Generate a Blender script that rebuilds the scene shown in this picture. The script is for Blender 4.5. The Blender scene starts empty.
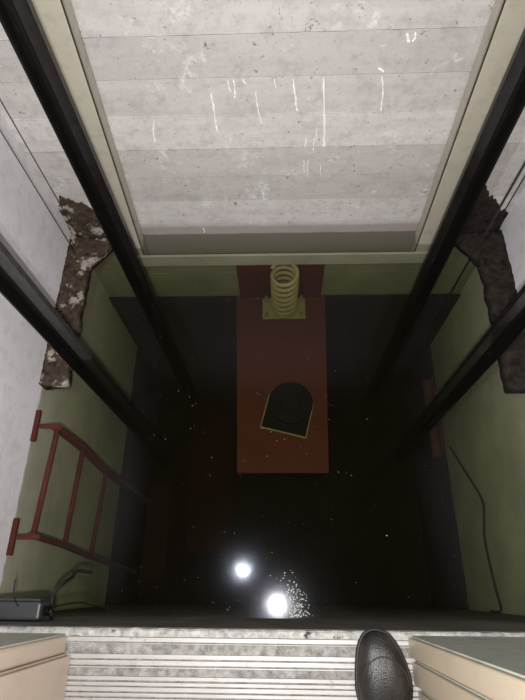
import bpy, bmesh, math, random
from mathutils import Vector, Matrix, noise
random.seed(7)
C = bpy.context.scene.collection
SC = bpy.context.scene
R = math.radians

# ------------------------------------------------------------------ materials
class NT:
    def __init__(s, name):
        s.m = bpy.data.materials.new(name); s.m.use_nodes = True
        s.t = s.m.node_tree; s.n = s.t.nodes; s.l = s.t.links
        s.b = s.n['Principled BSDF']; s.out = s.n['Material Output']
    def add(s, typ, ins=None, **kw):
        n = s.n.new(typ)
        for k, v in kw.items(): setattr(n, k, v)
        for k, v in (ins or {}).items(): s.put(n.inputs[k], v)
        return n
    def put(s, sock, v):
        if isinstance(v, bpy.types.NodeSocket): s.l.new(v, sock)
        else: sock.default_value = v
    def pos(s): return s.add('ShaderNodeNewGeometry').outputs['Position']
    def noise(s, scale, detail=6, rough=.6, vec=None, dist=0):
        return s.add('ShaderNodeTexNoise', {'Vector': vec if vec else s.pos(), 'Scale': scale, 'Detail': detail, 'Roughness': rough, 'Distortion': dist}).outputs['Fac']
    def math(s, op, a, b=0.0, clamp=False):
        n = s.add('ShaderNodeMath', operation=op, use_clamp=clamp); s.put(n.inputs[0], a); s.put(n.inputs[1], b); return n.outputs[0]
    def ramp(s, fac, lo, hi):
        n = s.add('ShaderNodeMapRange', {'Value': fac, 'From Min': lo, 'From Max': hi}); return n.outputs[0]
    def mix(s, f, a, b):
        n = s.add('ShaderNodeMix', data_type='RGBA'); s.put(n.inputs[0], f)
        s.put(n.inputs[6], a if isinstance(a, bpy.types.NodeSocket) else (*a, 1)); s.put(n.inputs[7], b if isinstance(b, bpy.types.NodeSocket) else (*b, 1)); return n.outputs[2]
    def bump(s, h, st=.3, d=.01):
        n = s.add('ShaderNodeBump', {'Height': h, 'Strength': st, 'Distance': d}); s.l.new(n.outputs[0], s.b.inputs['Normal'])
    def fin(s, col=None, rough=.6, metal=0, spec=None):
        if col is not None: s.put(s.b.inputs['Base Color'], col if isinstance(col, bpy.types.NodeSocket) else (*col, 1))
        s.put(s.b.inputs['Roughness'], rough); s.put(s.b.inputs['Metallic'], metal)
        if spec is not None: s.b.inputs['Specular IOR Level'].default_value = spec
        return s.m
    def xyz(s):
        n = s.add('ShaderNodeSeparateXYZ'); s.l.new(s.pos(), n.inputs[0]); return n.outputs

WL = -.45      # water level
ALGAE = (.39, .375, .28)
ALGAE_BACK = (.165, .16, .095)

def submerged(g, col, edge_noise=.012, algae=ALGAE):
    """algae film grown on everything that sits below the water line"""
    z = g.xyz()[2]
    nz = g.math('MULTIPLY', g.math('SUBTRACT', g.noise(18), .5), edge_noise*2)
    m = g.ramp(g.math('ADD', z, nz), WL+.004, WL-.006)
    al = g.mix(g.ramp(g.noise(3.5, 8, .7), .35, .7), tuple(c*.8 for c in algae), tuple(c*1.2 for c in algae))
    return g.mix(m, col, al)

def concrete(name, base, dark, boards=False, specks=.5, tide=None, algae=None):
    g = NT(name)
    n1 = g.noise(2.2, 8, .65); n2 = g.noise(22, 6, .7); n3 = g.noise(90, 3, .6)
    c = g.mix(g.ramp(n1, .35, .7), base, tuple(a*.88+b*.12 for a, b in zip(base, dark)))
    c = g.mix(g.math('MULTIPLY', g.ramp(n2, .48, .72), .5), c, dark)
    c = g.mix(g.math('MULTIPLY', g.ramp(n3, .66, .72), specks), c, tuple(x*.45 for x in dark))
    x, y, z = g.xyz()
    if boards:
        bid = g.math('FLOOR', g.math('DIVIDE', g.math('ADD', z, .51), .132))
        wn = g.add('ShaderNodeTexWhiteNoise', noise_dimensions='1D'); g.l.new(bid, wn.inputs['W'])
        c = g.mix(g.math('MULTIPLY', wn.outputs['Value'], .42), c, dark)
        mp = g.add('ShaderNodeMapping', {'Vector': g.pos(), 'Scale': (1.3, 1, 9)})
        st = g.noise(3, 6, .7, mp.outputs[0])
        c = g.mix(g.math('MULTIPLY', g.ramp(st, .45, .72), .28), c, dark)
        c = g.mix(g.math('MULTIPLY', g.ramp(g.noise(55, 5, .75), .55, .75), .4), c, dark)
        c = g.mix(g.math('MULTIPLY', g.ramp(g.noise(48, 3, .5), .69, .73), .7), c, (.14, .12, .11))
        # white scuffs
        mp = g.add('ShaderNodeMapping', {'Vector': g.pos(), 'Scale': (1, 1, 1)})
        sc = g.noise(9, 8, .8, mp.outputs[0]); c = g.mix(g.math('MULTIPLY', g.ramp(sc, .57, .66), .6), c, (.85, .84, .84))
    if tide:
        nz = g.math('MULTIPLY', g.math('SUBTRACT', g.noise(6), .5), .02)
        m = g.ramp(g.math('ADD', z, nz), tide+.008, tide-.012)
        c = g.mix(g.math('MULTIPLY', m, .75), c, (.30, .255, .24))
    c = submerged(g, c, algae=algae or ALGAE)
    if boards:   # grey-brown silt band just under the water line
        k = g.math('MULTIPLY', g.ramp(z, WL+.002, WL-.004), g.ramp(z, -.60, -.54)); c = g.mix(k, c, (.17, .155, .125))
    h = g.math('ADD', g.math('MULTIPLY', n2, .6), g.math('MULTIPLY', n3, .4))
    g.bump(h, .35, .004)
    return g.fin(c, .85)

M = {}
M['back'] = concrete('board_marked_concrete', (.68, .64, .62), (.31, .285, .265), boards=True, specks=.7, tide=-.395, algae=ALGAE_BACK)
M['side'] = concrete('white_rendered_wall', (.80, .775, .79), (.52, .48, .46), specks=.25)
M['plain'] = concrete('grey_concrete', (.45, .44, .43), (.2, .19, .18), specks=.5)

g = NT('sediment_floor'); c = g.mix(g.ramp(g.noise(4), .3, .7), (.020, .014, .010), (.045, .028, .020)); M['floor'] = g.fin(c, .9, 0, 0)
g = NT('dark_pit_front'); c = g.mix(g.ramp(g.noise(6, 8), .35, .7), (.05, .046, .036), (.12, .11, .085)); M['pitfront'] = g.fin(c, .85)  # dark olive-brown mottle over the whole pit face below the sill
g = NT('bitumen_coating'); c = g.mix(g.ramp(g.noise(5), .3, .7), (.016, .011, .008), (.026, .018, .013)); M['bitumen'] = g.fin(c, .9, 0, 0)
g = NT('nosing_concrete'); n = g.noise(60, 6, .7); c = g.mix(g.ramp(n, .35, .65), (.22, .22, .20), (.50, .49, .47)); c = g.mix(g.ramp(g.noise(25), .62, .68), c, (.04, .04, .035)); g.bump(n, .8, .004); M['nosing'] = g.fin(c, .9)
g = NT('landing_tile'); c = g.mix(g.noise(8), (.35, .33, .30), (.45, .42, .38)); M['tile'] = g.fin(c, .4)

def painted(name, col, dark, rough=.45, amt=.5, sc=14, sub=True, algae=ALGAE, spec=.5):
    g = NT(name); n = g.noise(sc, 8, .7)
    c = g.mix(g.math('MULTIPLY', g.ramp(n, .5, .75), amt), col, dark)
    if sub: c = submerged(g, c, .004, algae)
    g.bump(n, .15, .002); return g.fin(c, rough, 0, spec)
M['beige'] = painted('beige_frame_paint', (.47, .435, .35), (.25, .22, .16), .5, .5, 20, True, (.25, .24, .17))
M['jamb'] = painted('pinkish_beige_enamel', (.52, .42, .33), (.40, .31, .24), .4, .5, 9, False)
M['jamb_right'] = painted('warm_beige_enamel', (.50, .42, .31), (.36, .29, .20), .4, .5, 9, False)
M['galv'] = painted('grey_door_back', (.42, .43, .36), (.2, .21, .17), .6, .7, 20, False)
M['rust_red'] = painted('red_oxide_primer', (.15, .04, .03), (.08, .03, .02), .6, .7, 25, False, spec=.06)
M['ladder'] = painted('red_ladder_paint', (.085, .024, .017), (.045, .014, .011), .5, .6, 30, False, spec=.06)
M['deck'] = painted('submerged_red_oxide', (.068, .019, .012), (.044, .014, .009), .7, .6, 8, False, spec=.06)
M['dim_red'] = painted('silted_red_oxide', (.075, .022, .017), (.03, .014, .011), .8, .8, 8, False, spec=.06)
M['yellow'] = painted('pale_yellow_paint', (.20, .17, .075), (.10, .08, .04), .5, .7, 30, False, spec=.06)
M['blackrub'] = painted('black_rubber', (.005, .0045, .004), (.011, .009, .008), .6, .6, 30, False, spec=.06)
M['greybox'] = painted('grey_plastic', (.045, .048, .05), (.02, .02, .02), .45, .6, 30, False)
M['cablem'] = painted('black_sheath', (.02, .022, .018), (.05, .05, .04), .5, .5, 30, False, spec=.06)
M['drip'] = painted('white_paint_drips', (.92, .92, .92), (.8, .8, .8), .5, .3, 30, False)
g = NT('oiled_rail'); mp = g.add('ShaderNodeMapping', {'Vector': g.pos(), 'Scale': (1, 1, .12)}); n = g.noise(40, 5, .7, mp.outputs[0])
c = g.mix(g.ramp(n, .6, .72), (.005, .0045, .004), (.02, .014, .011)); g.bump(n, .25, .002); M['rail'] = g.fin(c, .38, 0, .35)
g = NT('machined_blade'); n = g.noise(40, 5, .7); c = g.mix(g.ramp(n, .4, .7), (.08, .077, .077), (.035, .032, .032)); c = submerged(g, c, .004, (.02, .018, .012)); M['blade'] = g.fin(c, .4, .35)
g = NT('dark_blade'); n = g.noise(40, 5, .7); c = g.mix(g.ramp(n, .4, .7), (.008, .007, .007), (.022, .018, .016)); M['dblade'] = g.fin(c, .22, 0, .6)
g = NT('wire_rope'); n = g.noise(300, 2); c = g.mix(n, (.03, .03, .03), (.12, .11, .10)); M['rope'] = g.fin(c, .5, .3)
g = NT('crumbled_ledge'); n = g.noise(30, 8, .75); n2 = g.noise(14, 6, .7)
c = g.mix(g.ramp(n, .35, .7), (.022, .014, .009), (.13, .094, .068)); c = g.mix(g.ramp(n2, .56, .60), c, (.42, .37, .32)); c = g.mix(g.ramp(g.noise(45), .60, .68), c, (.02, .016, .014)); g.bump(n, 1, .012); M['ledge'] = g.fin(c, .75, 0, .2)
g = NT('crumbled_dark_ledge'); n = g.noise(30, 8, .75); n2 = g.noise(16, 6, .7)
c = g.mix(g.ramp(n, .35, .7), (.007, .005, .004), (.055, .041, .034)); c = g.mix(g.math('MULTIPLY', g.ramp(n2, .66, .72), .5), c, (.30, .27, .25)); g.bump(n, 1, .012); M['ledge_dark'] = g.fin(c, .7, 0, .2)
g = NT('ribbed_aluminium'); n = g.noise(35, 6, .75); mp = g.add('ShaderNodeMapping', {'Vector': g.pos(), 'Scale': (.15, 3, 1)}); n2 = g.noise(60, 5, .7, mp.outputs[0])
c = g.mix(g.ramp(n2, .3, .7), (.43, .415, .405), (.31, .295, .28)); c = g.mix(g.math('MULTIPLY', g.ramp(n, .58, .7), .7), c, (.12, .11, .09)); M['alu'] = g.fin(c, .5, .25)
g = NT('sill_groove_dirt'); n = g.noise(50, 6, .75); c = g.mix(g.ramp(n, .35, .65), (.10, .095, .085), (.34, .33, .31)); M['groove'] = g.fin(c, .7, .1)
g = NT('worn_black_leather'); n = g.noise(28, 8, .7); v = g.add('ShaderNodeTexVoronoi', {'Vector': g.pos(), 'Scale': 380.0}).outputs['Distance']
c = g.mix(g.ramp(n, .45, .75), (.010, .0085, .008), (.040, .031, .027)); g.bump(g.math('ADD', g.math('MULTIPLY', n, 2), v), .25, .002); M['leather'] = g.fin(c, .42)
g = NT('boot_rubber'); M['sole'] = g.fin((.010, .010, .010), .6)
g = NT('boot_lace'); M['lace'] = g.fin((.03, .022, .018), .8)
g = NT('brass_eyelet'); M['brass'] = g.fin((.20, .11, .07), .5, .6)
g = NT('dust_fleck'); M['fleck'] = g.fin((.6, .6, .55), .7)

# water: mirror-like film on top, murky green-brown body
g = NT('murky_water'); nt = g
g.n.remove(g.b)
geo = g.add('ShaderNodeNewGeometry')
sx = g.add('ShaderNodeSeparateXYZ'); g.l.new(geo.outputs['Normal'], sx.inputs[0])
top = g.math('GREATER_THAN', sx.outputs[2], .5)
front = g.math('SUBTRACT', 1.0, geo.outputs['Backfacing'])
bn = g.noise(7, 3, .5); bf = g.noise(600, 2, .5)
bmp = g.add('ShaderNodeBump', {'Height': g.math('ADD', bn, g.math('MULTIPLY', bf, .01)), 'Strength': .03, 'Distance': .01})
fr = g.add('ShaderNodeFresnel', {'IOR': 1.33})
fac = g.math('MULTIPLY', g.math('MULTIPLY', fr.outputs[0], top), front)
gl = g.add('ShaderNodeBsdfGlossy', {'Roughness': .07, 'Color': (.50, .52, .60, 1), 'Normal': bmp.outputs[0]})
gl2 = g.add('ShaderNodeBsdfGlossy', {'Roughness': .12, 'Color': (.50, .52, .60, 1), 'Normal': bmp.outputs[0]})
gm = g.add('ShaderNodeMixShader', {0: .5}); g.l.new(gl.outputs[0], gm.inputs[1]); g.l.new(gl2.outputs[0], gm.inputs[2])
tr = g.add('ShaderNodeBsdfTransparent')
ms = g.add('ShaderNodeMixShader'); g.l.new(fac, ms.inputs[0]); g.l.new(tr.outputs[0], ms.inputs[1]); g.l.new(gm.outputs[0], ms.inputs[2])
g.l.new(ms.outputs[0], g.out.inputs['Surface'])
va = g.add('ShaderNodeVolumeAbsorption', {'Color': (.42, .47, .12, 1), 'Density': 1.0})
vs = g.add('ShaderNodeVolumeScatter', {'Color': (.90, .68, .48, 1), 'Density': .022, 'Anisotropy': 0.0})
av = g.add('ShaderNodeAddShader'); g.l.new(va.outputs[0], av.inputs[0]); g.l.new(vs.outputs[0], av.inputs[1])
g.l.new(av.outputs[0], g.out.inputs['Volume']); M['water'] = g.m

# ------------------------------------------------------------------ helpers
def box(bm, x0, x1, y0, y1, z0, z1, rot=None, bev=0):
    vs = [bm.verts.new(p) for p in [(x0,y0,z0),(x1,y0,z0),(x1,y1,z0),(x0,y1,z0),(x0,y0,z1),(x1,y0,z1),(x1,y1,z1),(x0,y1,z1)]]
    for f in [(0,3,2,1),(4,5,6,7),(0,1,5,4),(1,2,6,5),(2,3,7,6),(3,0,4,7)]: bm.faces.new([vs[i] for i in f])
    if rot: bmesh.ops.transform(bm, matrix=rot, verts=vs)
    return vs
def prism(bm, pts, z0, z1):
    """vertical prism over a plan outline (counter-clockwise)"""
    a = [bm.verts.new((x, y, z0)) for x, y in pts]; b = [bm.verts.new((x, y, z1)) for x, y in pts]
    bm.faces.new(a[::-1]); bm.faces.new(b)
    n = len(pts)
    for i in range(n): bm.faces.new([a[i], a[(i+1) % n], b[(i+1) % n], b[i]])
    return a + b
def tube(bm, pts, r, n=10, cap=True, radii=None):
    pts = [Vector(p) for p in pts]; rings = []
    t0 = (pts[1]-pts[0]).normalized(); u = t0.orthogonal().normalized()
    for i, p in enumerate(pts):
        t = (pts[min(i+1, len(pts)-1)] - pts[max(i-1, 0)]).normalized()
        u = (u - t*u.dot(t)).normalized(); v = t.cross(u); rr = radii[i] if radii else r
        rings.append([bm.verts.new(p + (u*math.cos(a)+v*math.sin(a))*rr) for a in [2*math.pi*k/n for k in range(n)]])
    for a, b in zip(rings, rings[1:]):
        for k in range(n): bm.faces.new([a[k], a[(k+1) % n], b[(k+1) % n], b[k]])
    if cap: bm.faces.new(rings[0][::-1]); bm.faces.new(rings[-1])
def disc(bm, c, r, z0, z1, n=32, r2=None):
    r2 = r2 or r
    a = [bm.verts.new((c[0]+r*math.cos(2*math.pi*k/n), c[1]+r*math.sin(2*math.pi*k/n), z0)) for k in range(n)]
    b = [bm.verts.new((c[0]+r2*math.cos(2*math.pi*k/n), c[1]+r2*math.sin(2*math.pi*k/n), z1)) for k in range(n)]
    bm.faces.new(a[::-1]); bm.faces.new(b)
    for i in range(n): bm.faces.new([a[i], a[(i+1) % n], b[(i+1) % n], b[i]])
def smooth(pts, k=8):
    pts = [Vector(p) for p in pts]; P = [pts[0]] + pts + [pts[-1]]; out = []
    for i in range(1, len(P)-2):
        for j in range(k):
            t = j/k; a, b, c, d = P[i-1:i+3]
            out.append(.5*((2*b)+(c-a)*t+(2*a-5*b+4*c-d)*t*t+(3*b-a-3*c+d)*t**3))
    out.append(pts[-1]); return out
def obj(name, bm, mat, parent=None, bevel=0, sm=False):
    bmesh.ops.recalc_face_normals(bm, faces=bm.faces)
    me = bpy.data.meshes.new(name); bm.to_mesh(me); bm.free()
    for m in (mat if isinstance(mat, (list, tuple)) else [mat]): me.materials.append(m)
    o = bpy.data.objects.new(name, me); C.objects.link(o)
    if parent:
        o.parent = parent; o.matrix_parent_inverse = Matrix.Translation(-parent.location) if parent.type == 'EMPTY' else Matrix()
    if bevel:
        b = o.modifiers.new('bevel', 'BEVEL'); b.width = bevel; b.segments = 2; b.limit_method = 'ANGLE'
    if sm:
        for p in me.polygons: p.use_smooth = True
    return o
def thing(name, label, cat, loc=(0, 0, 0), group=None):
    o = bpy.data.objects.new(name, None); C.objects.link(o); o.location = loc; o.empty_display_size = .1
    return tag(o, label, cat, group)
def tag(o, label, cat, group=None, kind=None):
    o['label'] = label; o['category'] = cat
    if group: o['group'] = group
    if kind: o['kind'] = kind
    return o
def struct(o, label=None, cat=None):
    o['kind'] = 'structure'
    if label: o['label'] = label; o['category'] = cat
    return o
NB = bmesh.new

# ------------------------------------------------------------------ the pit and shaft
XL, XR, YB, ZF, ZC = -.895, .932, 1.471, -2.2, 2.7
bm = NB(); box(bm, XL-.15, XR+.15, -.15, YB+.2, ZF-.12, ZF); struct(obj('floor', bm, M['floor']), 'dark silted concrete bottom of the flooded lift pit', 'floor')
bm = NB(); box(bm, XL-.15, XR+.15, -1.6, YB+.2, ZC, ZC+.12); struct(obj('ceiling', bm, M['plain']), 'concrete slab closing the lift shaft overhead', 'ceiling')
bm = NB(); box(bm, XL-.15, XL, -.15, YB+.2, ZF, ZC)
wl = struct(obj('wall_left', bm, M['side']), 'white rendered left wall of the lift shaft, green below the water', 'wall')
bm = NB(); box(bm, XR, XR+.15, -.15, YB+.2, ZF, ZC)
struct(obj('wall_right', bm, M['side']), 'bluish white right wall of the lift shaft, olive below the water', 'wall')
# back wall: board-marked concrete, boards stand a few millimetres in or out
bm = NB(); box(bm, XL, XR, YB+.004, YB+.15, ZF, ZC)
zs = [-2.2, -1.5, -1.1, -.75, -.395, -.118, .014, .149, .284, .416]
while zs[-1] < ZC-.2: zs.append(zs[-1]+.132)
zs.append(ZC)
for a, b in zip(zs, zs[1:]):
    dy = random.uniform(-.0035, .0015); t = random.uniform(-.003, .003)
    n = 60; xs = [XL+(XR-XL)*i/n for i in range(n+1)]
    lo = [a+.0016+random.uniform(-.001, .001)+t*(i/n-.5) for i in range(n+1)]; hi = [b-.0016+random.uniform(-.001, .001) for i in range(n+1)]
    fr_ = [[bm.verts.new((xs[i], YB+dy, z[i])) for i in range(n+1)] for z in (lo, hi)]
    bk = [[bm.verts.new((xs[i], YB+.01, z[i])) for i in range(n+1)] for z in (lo, hi)]
    for i in range(n):
        bm.faces.new([fr_[0][i], fr_[0][i+1], fr_[1][i+1], fr_[1][i]]); bm.faces.new([bk[0][i], bk[0][i+1], fr_[0][i+1], fr_[0][i]]); bm.faces.new([fr_[1][i], fr_[1][i+1], bk[1][i+1], bk[1][i]])
wb = struct(obj('wall_back', bm, M['back']), 'back wall of board-marked concrete with white paint runs', 'wall')
# white paint runs: x and z of both ends, width
bm = NB()
runs = [(-0.207, 0.235, -0.205, 0.088, 1.5), (-0.15, 0.278, -0.145, 0.237, 1.0), (-0.135, 0.277, -0.134, 0.219, 1.1), (-0.105, 0.28, -0.094, 0.263, 0.9), (-0.068, 0.235, -0.053, 0.116, 1.1), (-0.011, 0.281, -0.006, 0.247, 0.8), (0.046, 0.276, 0.061, 0.167, 1.4), (0.138, 0.277, 0.162, 0.019, 1.3), (0.151, 0.15, 0.155, 0.019, 1.2), (0.095, 0.055, 0.093, 0.012, 0.8), (0.122, 0.055, 0.121, 0.003, 0.9), (0.129, 0.095, 0.129, 0.046, 0.7), (0.092, -0.042, 0.094, -0.104, 0.6), (0.106, -0.042, 0.109, -0.11, 0.6), (-0.063, -0.188, -0.057, -0.243, 0.8), (0.154, -0.067, 0.157, -0.116, 0.7), (0.311, 0.279, 0.329, 0.16, 1.2), (-0.406, 0.141, -0.423, 0.051, 1.2), (-0.599, -0.289, -0.61, -0.363, 1.2), (-0.322, -0.408, -0.322, -0.441, 0.9), (0.294, 0.305, 0.314, 0.292, 1.4), (0.356, 0.406, 0.367, 0.381, 1.6), (0.378, 0.409, 0.378, 0.383, 1.4)]
for x0, z0, x1, z1, w in runs:
    a = Vector((x0, YB-.003, z0)); b = Vector((x1, YB-.003, z1)); n = 10; w *= .0025; dx = random.uniform(-.004, .004)
    P = [a.lerp(b, i/n)+Vector((random.uniform(-1, 1)*.0012+dx*math.sin(i/n*math.pi), 0, 0)) for i in range(n+1)]
    tube(bm, P, w, 6, True, [w*random.uniform(.4, 1.3)*(1 if i else .5) for i in range(n+1)])
o = obj('paint_runs', bm, M['drip'], wb); o['label'] = 'thin white paint runs'
# dark bitumen-coated foot of the back wall
bm = NB(); box(bm, XL, XR, YB-.016, YB-.0045, ZF, -.955); box(bm, XL+.0005, XL+.012, .0, YB-.02, ZF, -1.54); box(bm, XR-.012, XR-.0005, 0, YB-.02, ZF, -1.54)
struct(obj('trim_1', bm, M['bitumen']), 'dark bitumen coated band round the foot of the drowned walls', 'trim')
# front wall of the pit and the front of the shaft beside and over the door opening
bm = NB(); box(bm, XL, XR, -.15, -.001, ZF, -.03); struct(obj('wall_front', bm, M['pitfront']), 'dark concrete face of the pit just under the door sill', 'wall')
bm = NB()
box(bm, XL, -.60, -.28, -.16, -.02, ZC); box(bm, .42, XR, -.28, -.16, -.02, ZC); box(bm, -.60, .42, -.28, -.16, 2.1, ZC)
struct(obj('wall_front', bm, M['plain']), 'front shaft wall around the landing door opening', 'wall')
bm = NB(); N = 150
def yy(i, w): return w*(1+.0)*noise.noise(Vector((i*.35, 3.1, 0)))
a_ = [[bm.verts.new((XL+(XR-XL)*i/N, y0+(noise.noise(Vector((i*.4, 1, 0)))*.003 if k else 0), z+ (noise.noise(Vector((i*.6, k*5, 2)))*.0015))) for i in range(N+1)] for k, (y0, z) in enumerate([(-.018, 0.), (-.006, 0.), (-.002, -.005), (-.002, -.0295)])]
for A, B in zip(a_, a_[1:]):
    for i in range(N): bm.faces.new([A[i], A[i+1], B[i+1], B[i]])
b_ = [[bm.verts.new((XL+(XR-XL)*i/N, y0, z)) for i in range(N+1)] for y0, z in ((-.018, -.0295), (-.018, 0))]
for i in range(N): bm.faces.new([a_[-1][i], a_[-1][i+1], b_[0][i+1], b_[0][i]])
for i in range(N): bm.faces.new([b_[0][i], b_[0][i+1], b_[1][i+1], b_[1][i]])
struct(obj('trim_2', bm, M['nosing']), 'rough concrete edge strip in front of the aluminium sill', 'trim')
bm = NB(); box(bm, -1.05, 1.05, -1.6, -.285, -.15, 0); struct(obj('floor', bm, M['tile']), 'landing floor behind the door sill', 'floor')
bm = NB(); box(bm, -1.2, -1.05, -1.6, -.28, -.15, ZC); box(bm, 1.05, 1.2, -1.6, -.28, -.15, ZC); box(bm, -1.2, 1.2, -1.75, -1.6, -.15, ZC)
struct(obj('wall_landing', bm, M['side']), 'plain walls of the landing behind the door', 'wall')

# ------------------------------------------------------------------ water
bm = NB(); box(bm, XL+.001, XR-.001, .001, YB-.0045, ZF+.001, WL)
tag(obj('water', bm, M['water']), 'still murky green-black water filling the lift pit', 'water', kind='stuff')
bm = NB()
for i in range(420):
    x = random.uniform(XL+.05, XR-.05); y = random.uniform(.02, 1.44); r = random.choice([.0006, .0007, .001]) * (1.5 if random.random() < .06 else 1)
    m = bmesh.ops.create_icosphere(bm, subdivisions=1, radius=r, matrix=Matrix.Translation((x, y, WL+.0004)) @ Matrix.Diagonal((random.uniform(.7, 1.8), 1, .35, 1)))
for i in range(220):   # raft of grit by the sill
    x = random.gauss(.115, .020); y = abs(random.gauss(.0, .045))+.006; r = random.uniform(.0008, .0024); x -= y*.25
    bmesh.ops.create_icosphere(bm, subdivisions=1, radius=r, matrix=Matrix.Translation((x-.06+.9*.0, y, WL+.0004)) @ Matrix.Diagonal((random.uniform(.7, 1.8), 1, .35, 1)))
tag(obj('floating_dust', bm, M['fleck']), 'pale dust flecks scattered on the water surface', 'dust', kind='stuff')

# ------------------------------------------------------------------ crumbled ledges along both side walls, just proud of the water
def ledge(name, side, wallx, mat, label, y0, y1, wfun, seed):
    bm = NB(); nu, nv = 14, 90; g_ = []
    for j in range(nv+1):
        v = j/nv; y = y0+(y1-y0)*v; w = wfun(y) + noise.noise(Vector((y*22, seed, 0)))*.010 + noise.noise(Vector((y*70, seed, 4)))*.005
        row = []
        for i in range(nu+1):
            u = i/nu; x = wallx - side*(w*u)
            h = noise.noise(Vector((x*38, y*38, seed)))*.006 + noise.noise(Vector((x*110, y*110, seed)))*.004
            yj = y + (noise.noise(Vector((u*9, seed, 9)))*.012 if j == 0 else 0)
            row.append(bm.verts.new((x, yj, WL+.012+h + .018*(1-u)**3)))
        g_.append(row)
    lowr = [[bm.verts.new((g_[j][i].co.x, g_[j][i].co.y, WL-.035)) for i in (0, nu)] for j in range(nv+1)]
    for j in range(nv):
        for i in range(nu): bm.faces.new([g_[j][i], g_[j][i+1], g_[j+1][i+1], g_[j+1][i]])
        bm.faces.new([g_[j][nu], lowr[j][1], lowr[j+1][1], g_[j+1][nu]]); bm.faces.new([g_[j][0], g_[j+1][0], lowr[j+1][0], lowr[j][0]])
        bm.faces.new([lowr[j][0], lowr[j+1][0], lowr[j+1][1], lowr[j][1]])
    for j in (0, nv): bm.faces.new([lowr[j][0], lowr[j][1]] + [g_[j][i] for i in range(nu, -1, -1)])
    return tag(obj(name, bm, mat, sm=True), label, 'ledge')
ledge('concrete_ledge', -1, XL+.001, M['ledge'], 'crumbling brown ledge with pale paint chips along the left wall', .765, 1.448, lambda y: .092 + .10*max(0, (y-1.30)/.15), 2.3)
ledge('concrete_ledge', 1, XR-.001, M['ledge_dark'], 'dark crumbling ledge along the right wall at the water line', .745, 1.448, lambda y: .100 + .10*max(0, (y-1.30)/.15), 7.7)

# broken dark render climbing the back wall in both corners
def patch(x0, x1, hf, seed):
    bm = NB(); n = 50; cols = []
    for i in range(n+1):
        x = x0+(x1-x0)*i/n; h = max(.01, hf(i/n)+noise.noise(Vector((x*30, seed, 0)))*.03+noise.noise(Vector((x*90, seed, 0)))*.016)
        cols.append([bm.verts.new((x, YB-.0075-.010*math.sin(math.pi*min(1, k/6+.3))-noise.noise(Vector((x*60, k*1.7, seed)))*.004*(k < 8), WL-.02+(h+.02)*k/8)) for k in range(9)] + [bm.verts.new((x, YB-.004, WL+h)), bm.verts.new((x, YB-.004, WL-.02))])
    m = len(cols[0])
    for A, B in zip(cols, cols[1:]):
        for k in range(m): bm.faces.new([A[k], B[k], B[(k+1) % m], A[(k+1) % m]])
    bm.faces.new(cols[0]); bm.faces.new(cols[-1][::-1]); return bm
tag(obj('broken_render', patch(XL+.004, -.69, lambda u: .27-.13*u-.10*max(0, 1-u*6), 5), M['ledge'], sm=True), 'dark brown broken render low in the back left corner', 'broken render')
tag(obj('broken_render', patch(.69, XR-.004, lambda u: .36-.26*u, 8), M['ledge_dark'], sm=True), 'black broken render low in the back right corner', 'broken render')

# ------------------------------------------------------------------ guide rails
def rail(name, label, x, y, s, wide, deep, blade_mat, ztop=2.6, web=.010):
    """T-section rail, flange towards the wall, blade towards the car; s = +1 when the blade points to +x"""
    t = thing(name, label, 'guide rail', (x, y, ZF), 'steel guide rails' )
    w = wide/2; T = lambda pts: ([(x+s*a, y+b) for a, b in pts] if s > 0 else [(x+s*a, y+b) for a, b in pts][::-1])
    bm = NB(); prism(bm, T([(-.010, -w), (-.002, -w), (.003, -web), (deep*.42, -web), (deep*.42, web), (.003, web), (-.002, w), (-.010, w)]), ZF, ztop)
    obj('flange', bm, M['rail'], t, .0015)
    bm = NB(); prism(bm, T([(deep*.42, -web*1.0), (deep, -web*1.0), (deep, web*1.0), (deep*.42, web*1.0)]), ZF, ztop)
    o = obj('blade', bm, blade_mat, t, .0015); o['label'] = 'machined blade'
    return t
def rail_bracket(t, x, y, s, wallx, z, plate=True):
    bm = NB()
    box(bm, min(x-s*.011, wallx), max(x-s*.011, wallx), y+(-.045 if s > 0 else .015), y+(-.015 if s > 0 else .045), z, z+.006)
    box(bm, min(x-s*.010, x-s*.016), max(x-s*.010, x-s*.016), y-.05, y+.05, z-.04, z+.04)
    box(bm, min(wallx, wallx+s*.006), max(wallx, wallx+s*.006), y-.05, y+.05, z-.04, z+.04)
    obj('bracket', bm, M['rail'], t, .001)
rd = [('car_guide_rail', 'front rail on the left wall, black flange with a greyer blade', -.79, .885, 1, .085, .066, M['blade'], XL),
      ('car_guide_rail', 'front rail on the right wall, glossy black with wet highlights', .797, .900, -1, .085, .066, M['dblade'], XR),
      ('counterweight_guide_rail', 'back rail on the left, matt black beside the beige upright', -.650, 1.335, 1, .080, .062, M['dblade'], XL),
      ('counterweight_guide_rail', 'back rail on the right, black with a thin shiny blade line', .682, 1.352, -1, .086, .062, M['dblade'], XR)]
for nm, lb, x, y, s, w, dp, bmx, wx in rd:
    t = rail(nm, lb, x, y, s, w, dp, bmx)
    for z in (1.0, 2.2): rail_bracket(t, x, y, s, wx, z)

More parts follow.
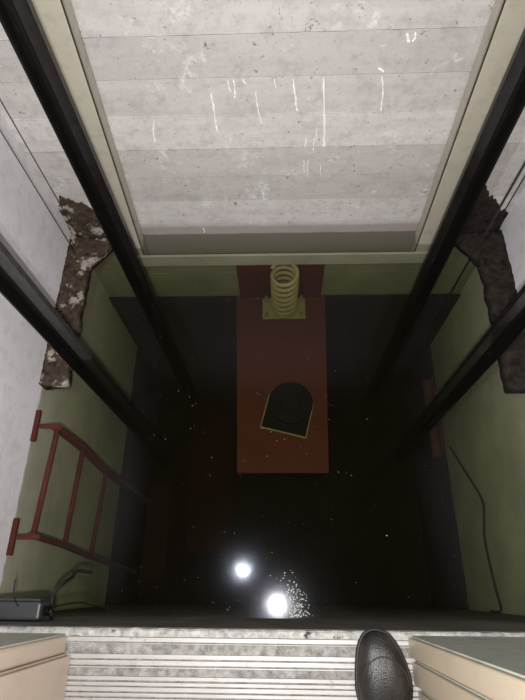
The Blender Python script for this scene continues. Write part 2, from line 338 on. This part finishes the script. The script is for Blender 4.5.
# ------------------------------------------------------------------ beige counterweight frame on the back wall
t = thing('steel_framework', 'beige steel frame with two uprights and a drowned bottom bar on the back wall', 'steel frame', (0, 1.41, -.57))
def upright(x0b, x1b, x0t, x1t, z0, z1, z2, lip):
    bm = NB(); k = (z2-z0)/(z1-z0)
    X0, X1 = x0b+(x0t-x0b)*k, x1b+(x1t-x1b)*k
    def slab(xa0, xa1, xb0, xb1, y0, y1):
        v = [bm.verts.new(p) for p in [(xa0,y0,z0),(xa1,y0,z0),(xa1,y1,z0),(xa0,y1,z0),(xb0,y0,z2),(xb1,y0,z2),(xb1,y1,z2),(xb0,y1,z2)]]
        for q in [(0,3,2,1),(4,5,6,7),(0,1,5,4),(1,2,6,5),(2,3,7,6),(3,0,4,7)]: bm.faces.new([v[i] for i in q])
    slab(x0b, x1b, X0, X1, 1.40, 1.408)
    if lip > 0: slab(x1b-.006, x1b, X1-.006, X1, 1.40, 1.455)
    else: slab(x0b, x0b+.006, X0, X0+.006, 1.40, 1.455)
    return bm
obj('upright', upright(-.690, -.592, -.628, -.535, -.57, .55, 1.2, 1), M['beige'], t, .001)
obj('upright', upright(.583, .655, .560, .640, -.57, .50, 1.2, -1), M['beige'], t, .001)
bm = NB(); box(bm, -.70, .655, 1.388, 1.3995, -.57, -.50)
obj('bottom_bar', bm, M['beige'], t, .001)

# ------------------------------------------------------------------ ropes on the walls
def rope(x, y, zb, label, r=.0035):
    bm = NB(); tube(bm, [(x, y, zb), (x, y, .5), (x, y, 2.65)], r, 8)
    return tag(obj('wire_rope', bm, M['rope'], sm=True), label, 'rope', 'thin hanging ropes')
rope(-.862, 1.447, -.44, 'thin dark rope hanging on the left wall, nearest the back rail', .0016)
rope(-.862, 1.36, -.43, 'thin dark rope hanging on the left wall, farther from the back rail', .0016)
rope(.805, 1.345, -1.3, 'dark wire rope on the right wall that runs down into the water', .0042)
rope(.865, 1.40, -.42, 'faint thinner wire rope on the right wall beside the dark one', .0022)

# ------------------------------------------------------------------ submerged buffer stand
t = thing('buffer_stand', 'red oxide steel deck standing under water against the back wall', 'buffer stand', (0, 1.0, ZF))
ZD = -.94
bm = NB(); pts = [(-.191, .545), (.214, .545), (.236, 1.454), (-.221, 1.454)]
prism(bm, pts, ZD-.012, ZD)
for sgn, (a, b) in ((1, (pts[0], pts[3])), (-1, (pts[1], pts[2]))):
    q = [(a[0], a[1]), (a[0]+sgn*.01, a[1]), (b[0]+sgn*.01, b[1]), (b[0], b[1])]; prism(bm, q, ZD-.10, ZD-.0125)
obj('deck', bm, M['deck'], t, .003)
bm = NB(); box(bm, -.200, .212, 1.442, 1.452, ZD+.001, -.60); obj('back_plate', bm, M['dim_red'], t, .002)
for lx in (-.13, .13):
    for ly in (.80, 1.36):
        bm = NB(); box(bm, lx-.03, lx+.03, ly-.03, ly+.03, ZF+.001, ZD-.013); obj('leg', bm, M['dim_red'], t, .002)
# spring
t = thing('coil_spring_buffer', 'pale yellow coil spring buffer on the red deck by the back wall', 'spring buffer', (.055, 1.33, ZD))
cx, cy, rs = .026, 1.372, .057
bm = NB(); P = [(cx+rs*math.cos(a*2*math.pi/28), cy+rs*math.sin(a*2*math.pi/28), ZD+.022+.325*(a/(28*7.5))) for a in range(int(28*7.5))]
tube(bm, P, .0105, 8); obj('coil', bm, M['yellow'], t, sm=True)
bm = NB(); disc(bm, (cx, cy), .060, ZD+.009, ZD+.022); disc(bm, (cx, cy), .040, ZD+.022, ZD+.06); obj('seat_ring', bm, M['yellow'], t, .002)
bm = NB(); box(bm, -.085, .132, 1.315, 1.435, ZD+.001, ZD+.009, None); bpl = obj('base_plate', bm, M['yellow'], t, .002)
for bx, by in ((-.066, 1.335), (.112, 1.335), (-.066, 1.42), (.112, 1.42)):
    bm = NB(); disc(bm, (bx, by), .012, ZD+.009, ZD+.024, 6); disc(bm, (bx, by), .006, ZD+.024, ZD+.05, 10); obj('bolt', bm, M['yellow'], bpl)
# black rubber buffer
t = thing('rubber_buffer', 'black rubber disc buffer on a tilted square plate, on the red deck', 'rubber buffer', (.04, .83, ZD))
rot = Matrix.Translation((.036, .808, 0)) @ Matrix.Rotation(R(-14), 4, 'Z')
bm = NB(); v = prism(bm, [(-.110, -.088), (.106, -.088), (.106, .075), (.075, .115), (-.07, .115), (-.110, .075)], ZD+.001, ZD+.010); bmesh.ops.transform(bm, matrix=rot, verts=v)
obj('plate', bm, M['yellow'], t, .001)
bm = NB(); v = prism(bm, [(-.104, -.082), (.101, -.082), (.101, .075), (.075, .112), (-.07, .112), (-.104, .075)], ZD+.010, ZD+.020); bmesh.ops.transform(bm, matrix=rot, verts=v)
obj('pad', bm, M['blackrub'], t, .002)
bm = NB(); disc(bm, (.050, .862), .104, ZD+.0205, ZD+.032, 40, .100); disc(bm, (.050, .862), .05, ZD+.032, ZD+.038, 32, .046)
obj('rubber_disc', bm, M['blackrub'], t, .004)

# red painted base channels lying on the pit floor
for nm, lb, (x0, x1, y0, y1) in (('base_channel', 'dim reddish steel base plate on the pit floor below the ladder', (-.880, -.73, .13, .72)),
                             ('base_channel', 'wide dim red plate on the pit floor left of the red deck', (-.62, -.32, .29, 1.28))):
    bm = NB(); box(bm, x0, x1, y0, y1, ZF+.001, ZF+.03); box(bm, x0, x0+.008, y0, y1, ZF+.03, ZF+.06); box(bm, x1-.008, x1, y0, y1, ZF+.03, ZF+.06)
    tag(obj(nm, bm, M['dim_red'], bevel=.002), lb, 'steel plate')

bm = NB(); box(bm, XR-.055, XR-.0125, .78, 1.25, -1.62, -1.60); box(bm, XR-.0195, XR-.0125, .78, 1.25, -1.599, -1.53)
tag(obj('wall_angle', bm, M['rust_red'], bevel=.002), 'dim reddish steel angle deep under water on the right wall', 'steel angle')

# ------------------------------------------------------------------ pit ladder
t = thing('pit_ladder', 'red steel pit ladder fixed to the left wall, mostly under water', 'ladder', (-.82, .42, -.46))
u1 = [(-.813, .607, -.458), (-.812, .60, -.73), (-.795, .56, -1.0), (-.715, .50, -1.6)]
u2 = [(-.829, .238, -.458), (-.823, .225, -.73), (-.812, .20, -1.0), (-.775, .16, -1.6)]
def flat(bm, pts, wx, wy):
    rings = [[bm.verts.new((p[0]+a*wx/2, p[1]+b*wy/2, p[2])) for a, b in ((-1, -1), (1, -1), (1, 1), (-1, 1))] for p in pts]
    for A, B in zip(rings, rings[1:]):
        for k in range(4): bm.faces.new([A[k], A[(k+1) % 4], B[(k+1) % 4], B[k]])
    bm.faces.new(rings[0][::-1]); bm.faces.new(rings[-1])
for u in (u1, u2):
    bm = NB(); flat(bm, u, .034 if u is u1 else .024, .016); obj('stile', bm, M['ladder'], t, .002)
def lerp3(u, z):
    for a, b in zip(u, u[1:]):
        if b[2] <= z <= a[2]:
            k = (z-a[2])/(b[2]-a[2]); return Vector(a).lerp(Vector(b), k)
for z in (-.468, -.73, -1.0):
    a, b = lerp3(u1, z), lerp3(u2, z); bm = NB(); tube(bm, [a, b], .0098, 10); obj('rung', bm, M['ladder'], t, sm=True)
for yc in (.612, .232):
    bm = NB(); box(bm, XL+.001, XL+.018, yc-.058, yc+.058, WL-.006, WL+.010); box(bm, XL+.0185, -.80, yc-.008, yc+.008, WL-.012, WL-.004)
    obj('bracket', bm, M['ladder'], t, .002)

# ------------------------------------------------------------------ switch box and cables at the front left, cable on the right wall
t = thing('switch_box', 'small grey electrical box under the sill in the front left corner', 'box', (-.77, .02, -.4))
bm = NB(); box(bm, XL+.002, -.640, .002, .046, -.245, -.186); obj('body', bm, M['greybox'], t, .006)
bm = NB(); box(bm, XL+.008, -.646, .0465, .053, -.240, -.192); obj('lid', bm, M['greybox'], t, .003)
bm = NB(); tube(bm, [(-.6395, .024, -.215), (-.626, .024, -.215)], .012, 12); obj('cable_gland', bm, M['blackrub'], t)
bm = NB(); tube(bm, smooth([(-.625, .024, -.215), (-.628, .009, -.245), (-.650, .008, -.29), (-.658, .045, -.30), (-.655, .07, -.30), (-.638, .095, -.32), (-.655, .112, -.42), (-.662, .13, -.47), (-.66, .13, -.60)]), .0055, 10)
tag(obj('cable', bm, M['cablem'], sm=True), 'black cable looping up out of the grey box in the front left corner', 'cable')
bm = NB(); tube(bm, smooth([(-.70, .035, -.185), (-.71, .06, -.17), (-.72, .10, -.18)]), .0016, 6)
tag(obj('loose_wire', bm, M['cablem'], sm=True), 'short thin wire sticking up from the grey box', 'wire')
bm = NB(); tube(bm, smooth([(-.6385, .03, -.24), (-.62, .04, -.40), (-.60, .03, -.50), (-.57, .012, -.60)]), .0026, 8)
tag(obj('loose_wire', bm, M['cablem'], sm=True), 'thin wire running from the grey box down along the front of the pit', 'wire')
bm = NB(); tube(bm, smooth([(.924, .79, -1.44), (.924, .65, -1.30), (.924, .47, -1.125), (.924, .38, -1.135), (.924, .29, -1.168), (.924, .10, -1.14), (.924, .0+.012, -1.12), (.91, .004, -1.2)]), .0055, 8)
tag(obj('cable', bm, M['cablem'], sm=True), 'black cable pinned to the drowned part of the right wall', 'cable')

# ------------------------------------------------------------------ landing sill
t = thing('door_sill', 'ribbed aluminium door sill with dirty grooves at the bottom edge', 'door sill', (0, -.08, 0))
bm = NB(); box(bm, XL+.001, XR-.001, -.284, -.0185, -.028, -.006); obj('tray', bm, M['groove'], t)
ribs = [(-.019, -.0285), (-.030, -.0325), (-.052, -.0615), (-.0635, -.0735), (-.0755, -.079), (-.094, -.102), (-.1045, -.112), (-.1135, -.1225), (-.1245, -.132), (-.134, -.142), (-.144, -.152), (-.154, -.162), (-.164, -.172), (-.174, -.182), (-.184, -.20), (-.21, -.283)]
bm = NB()
for a, b in ribs: box(bm, XL+.001, XR-.001, b, a-.0006, -.0058, 0)
obj('rib', bm, M['alu'], t, .0006)

# ------------------------------------------------------------------ door leaves and post
def leaf(name, x0, x1, y0, y1, mat, label, grp=None, ret=.0):
    t = thing(name, label, 'door panel', ((x0+x1)/2, (y0+y1)/2, .002), grp)
    bm = NB(); box(bm, x0, x1, y1, y0, .002, 2.08); obj('panel', bm, mat, t, .003)
    bm = NB(); box(bm, x0+.006, x1-.006, y0+.0005, y0+.004, .010, 2.07); o = obj('backing', bm, M['galv'], t, .001); o['label'] = 'grey shaft-side face'
    return t
leaf('sliding_door_panel', .281, .78, -.013, -.051, M['jamb_right'], 'beige sliding door panel nearest the shaft, beside the boot toe', 'stacked sliding door panels')
leaf('sliding_door_panel', .284, .80, -.059, -.102, M['jamb_right'], 'beige sliding door panel in the middle of the right stack', 'stacked sliding door panels')
leaf('sliding_door_panel', .290, .82, -.113, -.150, M['jamb_right'], 'beige sliding door panel farthest from the shaft in the right stack', 'stacked sliding door panels')
t = thing('door_post', 'pinkish beige door post left of the ribbed sill, with a step in it', 'door post', (-.6, -.09, .002))
bm = NB(); box(bm, -.86, -.484, -.052, -.017, .002, 2.08); obj('front_section', bm, M['jamb'], t, .005)
bm = NB(); box(bm, -.86, -.478, -.0555, -.0525, .002, 2.08); box(bm, -.86, -.470, -.155, -.056, .002, 2.08); obj('rear_section', bm, M['jamb'], t, .003)
bm = NB(); box(bm, -.855, -.488, -.0165, -.0135, .004, 2.07); obj('backing', bm, M['galv'], t, .001)

# ------------------------------------------------------------------ boot
BX = .214
t = thing('boot', 'black worn leather boot with its toe at the sill edge', 'boot', (BX, -.10, 0))
def cx_(y): return BX + .002 - .010*max(0, min(1, (y+.08)/.083))
def outline(y):   # half width against distance from the toe
    s = max(0.0, (.003-y))/.30
    pts = [(0, 0), (.008, .014), (.03, .026), (.07, .036), (.14, .046), (.26, .055), (.36, .058), (.50, .049), (.66, .040), (.80, .038), (.92, .036), (.975, .026), (1, .0)]
    for (a, b), (c, d) in zip(pts, pts[1:]):
        if a <= s <= c: k = (s-a)/(c-a); return b+(d-b)*k
    return 0
ys = [.003-.30*k for k in (.0015, .006, .014, .03, .05, .08, .12, .17, .23, .30, .38, .46, .54, .62, .70, .78, .85, .91, .95, .98, .994)]
# sole
bm = NB(); left = [(cx_(y)-outline(y)-.002, y) for y in ys]; right = [(cx_(y)+outline(y)+.002, y) for y in ys]
prism(bm, right[::-1] + left, .001, .020) ; obj('sole', bm, M['sole'], t, .003)
bm = NB(); hy = [y for y in ys if y < -.19]; prism(bm, [(cx_(y)+outline(y)+.0025, y) for y in hy][::-1]+[(cx_(y)-outline(y)-.0025, y) for y in hy], -.0, .019)
bm.free()
# upper: cross-sections lofted from toe to heel
def topz(y):
    s = (.003-y)/.30
    pts = [(0, .024), (.006, .034), (.02, .042), (.05, .052), (.10, .059), (.16, .0615), (.24, .061), (.32, .066), (.42, .082), (.52, .104), (.62, .125), (.74, .130), (.88, .125), (.96, .110), (1, .06)]
    for (a, b), (c, d) in zip(pts, pts[1:]):
        if a <= s <= c: k = (s-a)/(c-a); return b+(d-b)*k
    return .06
bm = NB(); rings = []; nr = 24
for y in ys:
    w = outline(y); h = topz(y)-.018; ring = []
    crease = 0
    for k in range(nr+1):
        a = math.pi*k/nr; ca, sa = math.cos(a), math.sin(a)
        x = cx_(y)+w*math.copysign(abs(ca)**.72, ca); z = .018+h*abs(sa)**.78
        s = (.003-y)/.30
        if s > .2: z += .0022*math.sin((s+.02*ca)*110)*max(0, sa-.3)*max(0, 1-abs(s-.31)/.12)
        ring.append(bm.verts.new((x, y, z)))
    rings.append(ring)
for A, B in zip(rings, rings[1:]):
    for k in range(nr): bm.faces.new([A[k], A[k+1], B[k+1], B[k]])
    bm.faces.new([A[0], B[0], B[-1], A[-1]])
bm.faces.new(rings[0]); bm.faces.new(rings[-1][::-1])
up_ = o = obj('upper', bm, M['leather'], t, sm=True); sd = o.modifiers.new('s', 'SUBSURF'); sd.levels = 1; sd.render_levels = 2
# welt seam around the toe
bm = NB(); P = [(cx_(y)+outline(y)*1.0, y, .024) for y in ys[::-1] if y > -.18] + [(cx_(y)-outline(y), y, .024) for y in ys if y > -.18]
tube(bm, smooth(P, 3), .0035, 8); obj('welt', bm, M['sole'], t, sm=True)
bm = NB(); P = []
for k in range(0, 25):
    a = math.pi*k/24; y = -.100 + .055*abs(math.sin(a))**.8; w = outline(y)*.86; ca = math.cos(a); x = cx_(y)+w*ca*.97; z = .018+(topz(y)-.018)*abs(math.sqrt(max(0, 1-abs(ca*.86)**2.78)))**.78+.0005; P.append((x, y, z))
tube(bm, P, .0013, 6); obj('toe_cap_seam', bm, M['lace'], up_, sm=True)
# shaft
bm = NB(); rings = []
for z, cy_, rx, ry in [(.07, -.215, .040, .058), (.11, -.215, .042, .060), (.15, -.222, .041, .055), (.19, -.227, .043, .057), (.215, -.229, .046, .060), (.222, -.229, .044, .058), (.215, -.229, .040, .054), (.12, -.222, .036, .050)]:
    rings.append([bm.verts.new((BX+.004+rx*math.cos(2*math.pi*k/28), cy_+ry*math.sin(2*math.pi*k/28), z)) for k in range(28)])
for A, B in zip(rings, rings[1:]):
    for k in range(28): bm.faces.new([A[k], A[(k+1) % 28], B[(k+1) % 28], B[k]])
bm.faces.new(rings[-1]); bm.faces.new(rings[0][::-1])
o = obj('shaft', bm, M['leather'], t, sm=True)
for i in range(5):
    y = -.128-.016*i; z = topz(y)+.004; bm = NB(); tube(bm, smooth([(BX-.022, y, z-.008), (BX-.008, y-.002, z+.002), (BX+.012, y-.002, z+.002), (BX+.030, y, z-.008)], 4), .0024, 8); lo = obj('lace', bm, M['lace'], t, sm=True)
    for sx_ in (-.024, .032):
        bm = NB(); tube(bm, [(BX+sx_, y, z-.013), (BX+sx_, y, z-.003)], .0038, 10); obj('eyelet', bm, M['brass'], up_)

# ------------------------------------------------------------------ lights: two hand lamps held over the pit, dim landing light
def spot(name, loc, tgt, power, ang, col, r):
    l = bpy.data.lights.new(name, 'SPOT'); l.energy = power; l.spot_size = R(ang); l.spot_blend = 1; l.color = col; l.shadow_soft_size = r
    o = bpy.data.objects.new(name, l); C.objects.link(o); o.location = loc
    o.rotation_euler = (Vector(tgt)-Vector(loc)).to_track_quat('-Z', 'Y').to_euler(); return o
spot('phone_flash', (-.019, -.004+.0, 1.30), (0, .95, -.45), 86, 150, (1, .97, .94), .012)
spot('hand_torch', (-.241, .193, 1.30), (.1, 1.3, 0), 36, 150, (.92, .95, 1), .012)
l = bpy.data.lights.new('landing_light', 'AREA'); l.energy = 9; l.size = .5; l.color = (1, .93, .82)
o = bpy.data.objects.new('landing_light', l); C.objects.link(o); o.location = (0, -1.0, 2.6)
w = bpy.data.worlds.new('w'); SC.world = w; w.use_nodes = True; w.node_tree.nodes['Background'].inputs[0].default_value = (.02, .02, .022, 1); w.node_tree.nodes['Background'].inputs[1].default_value = 1

# ------------------------------------------------------------------ camera
cd = bpy.data.cameras.new('camera'); cam = bpy.data.objects.new('camera', cd); C.objects.link(cam); SC.camera = cam
cd.sensor_fit = 'VERTICAL'; cd.sensor_height = 36; cd.lens = 505/700*36; cd.clip_start = .02
X_, Y_, Z_ = (.999414, -.006259, -.033638), (.008781, -.903281, .42896), (-.033069, -.429004, -.902697)   # world axes seen from the camera: right, down, forward
cr, cdn, cf = (Vector((X_[k], Y_[k], Z_[k])) for k in range(3))
m = Matrix((cr, -cdn, -cf)).transposed().to_4x4(); m.translation = (0, .08, 1.30); cam.matrix_world = m

SC.view_settings.view_transform = 'Standard'; SC.view_settings.look = 'None'; SC.view_settings.gamma = 1; SC.view_settings.exposure = .17
SC.view_settings.use_curve_mapping = False
SC.cycles.use_denoising = True; SC.cycles.max_bounces = 10; SC.cycles.transparent_max_bounces = 16; SC.cycles.volume_bounces = 1
SC.cycles.sample_clamp_indirect = 4
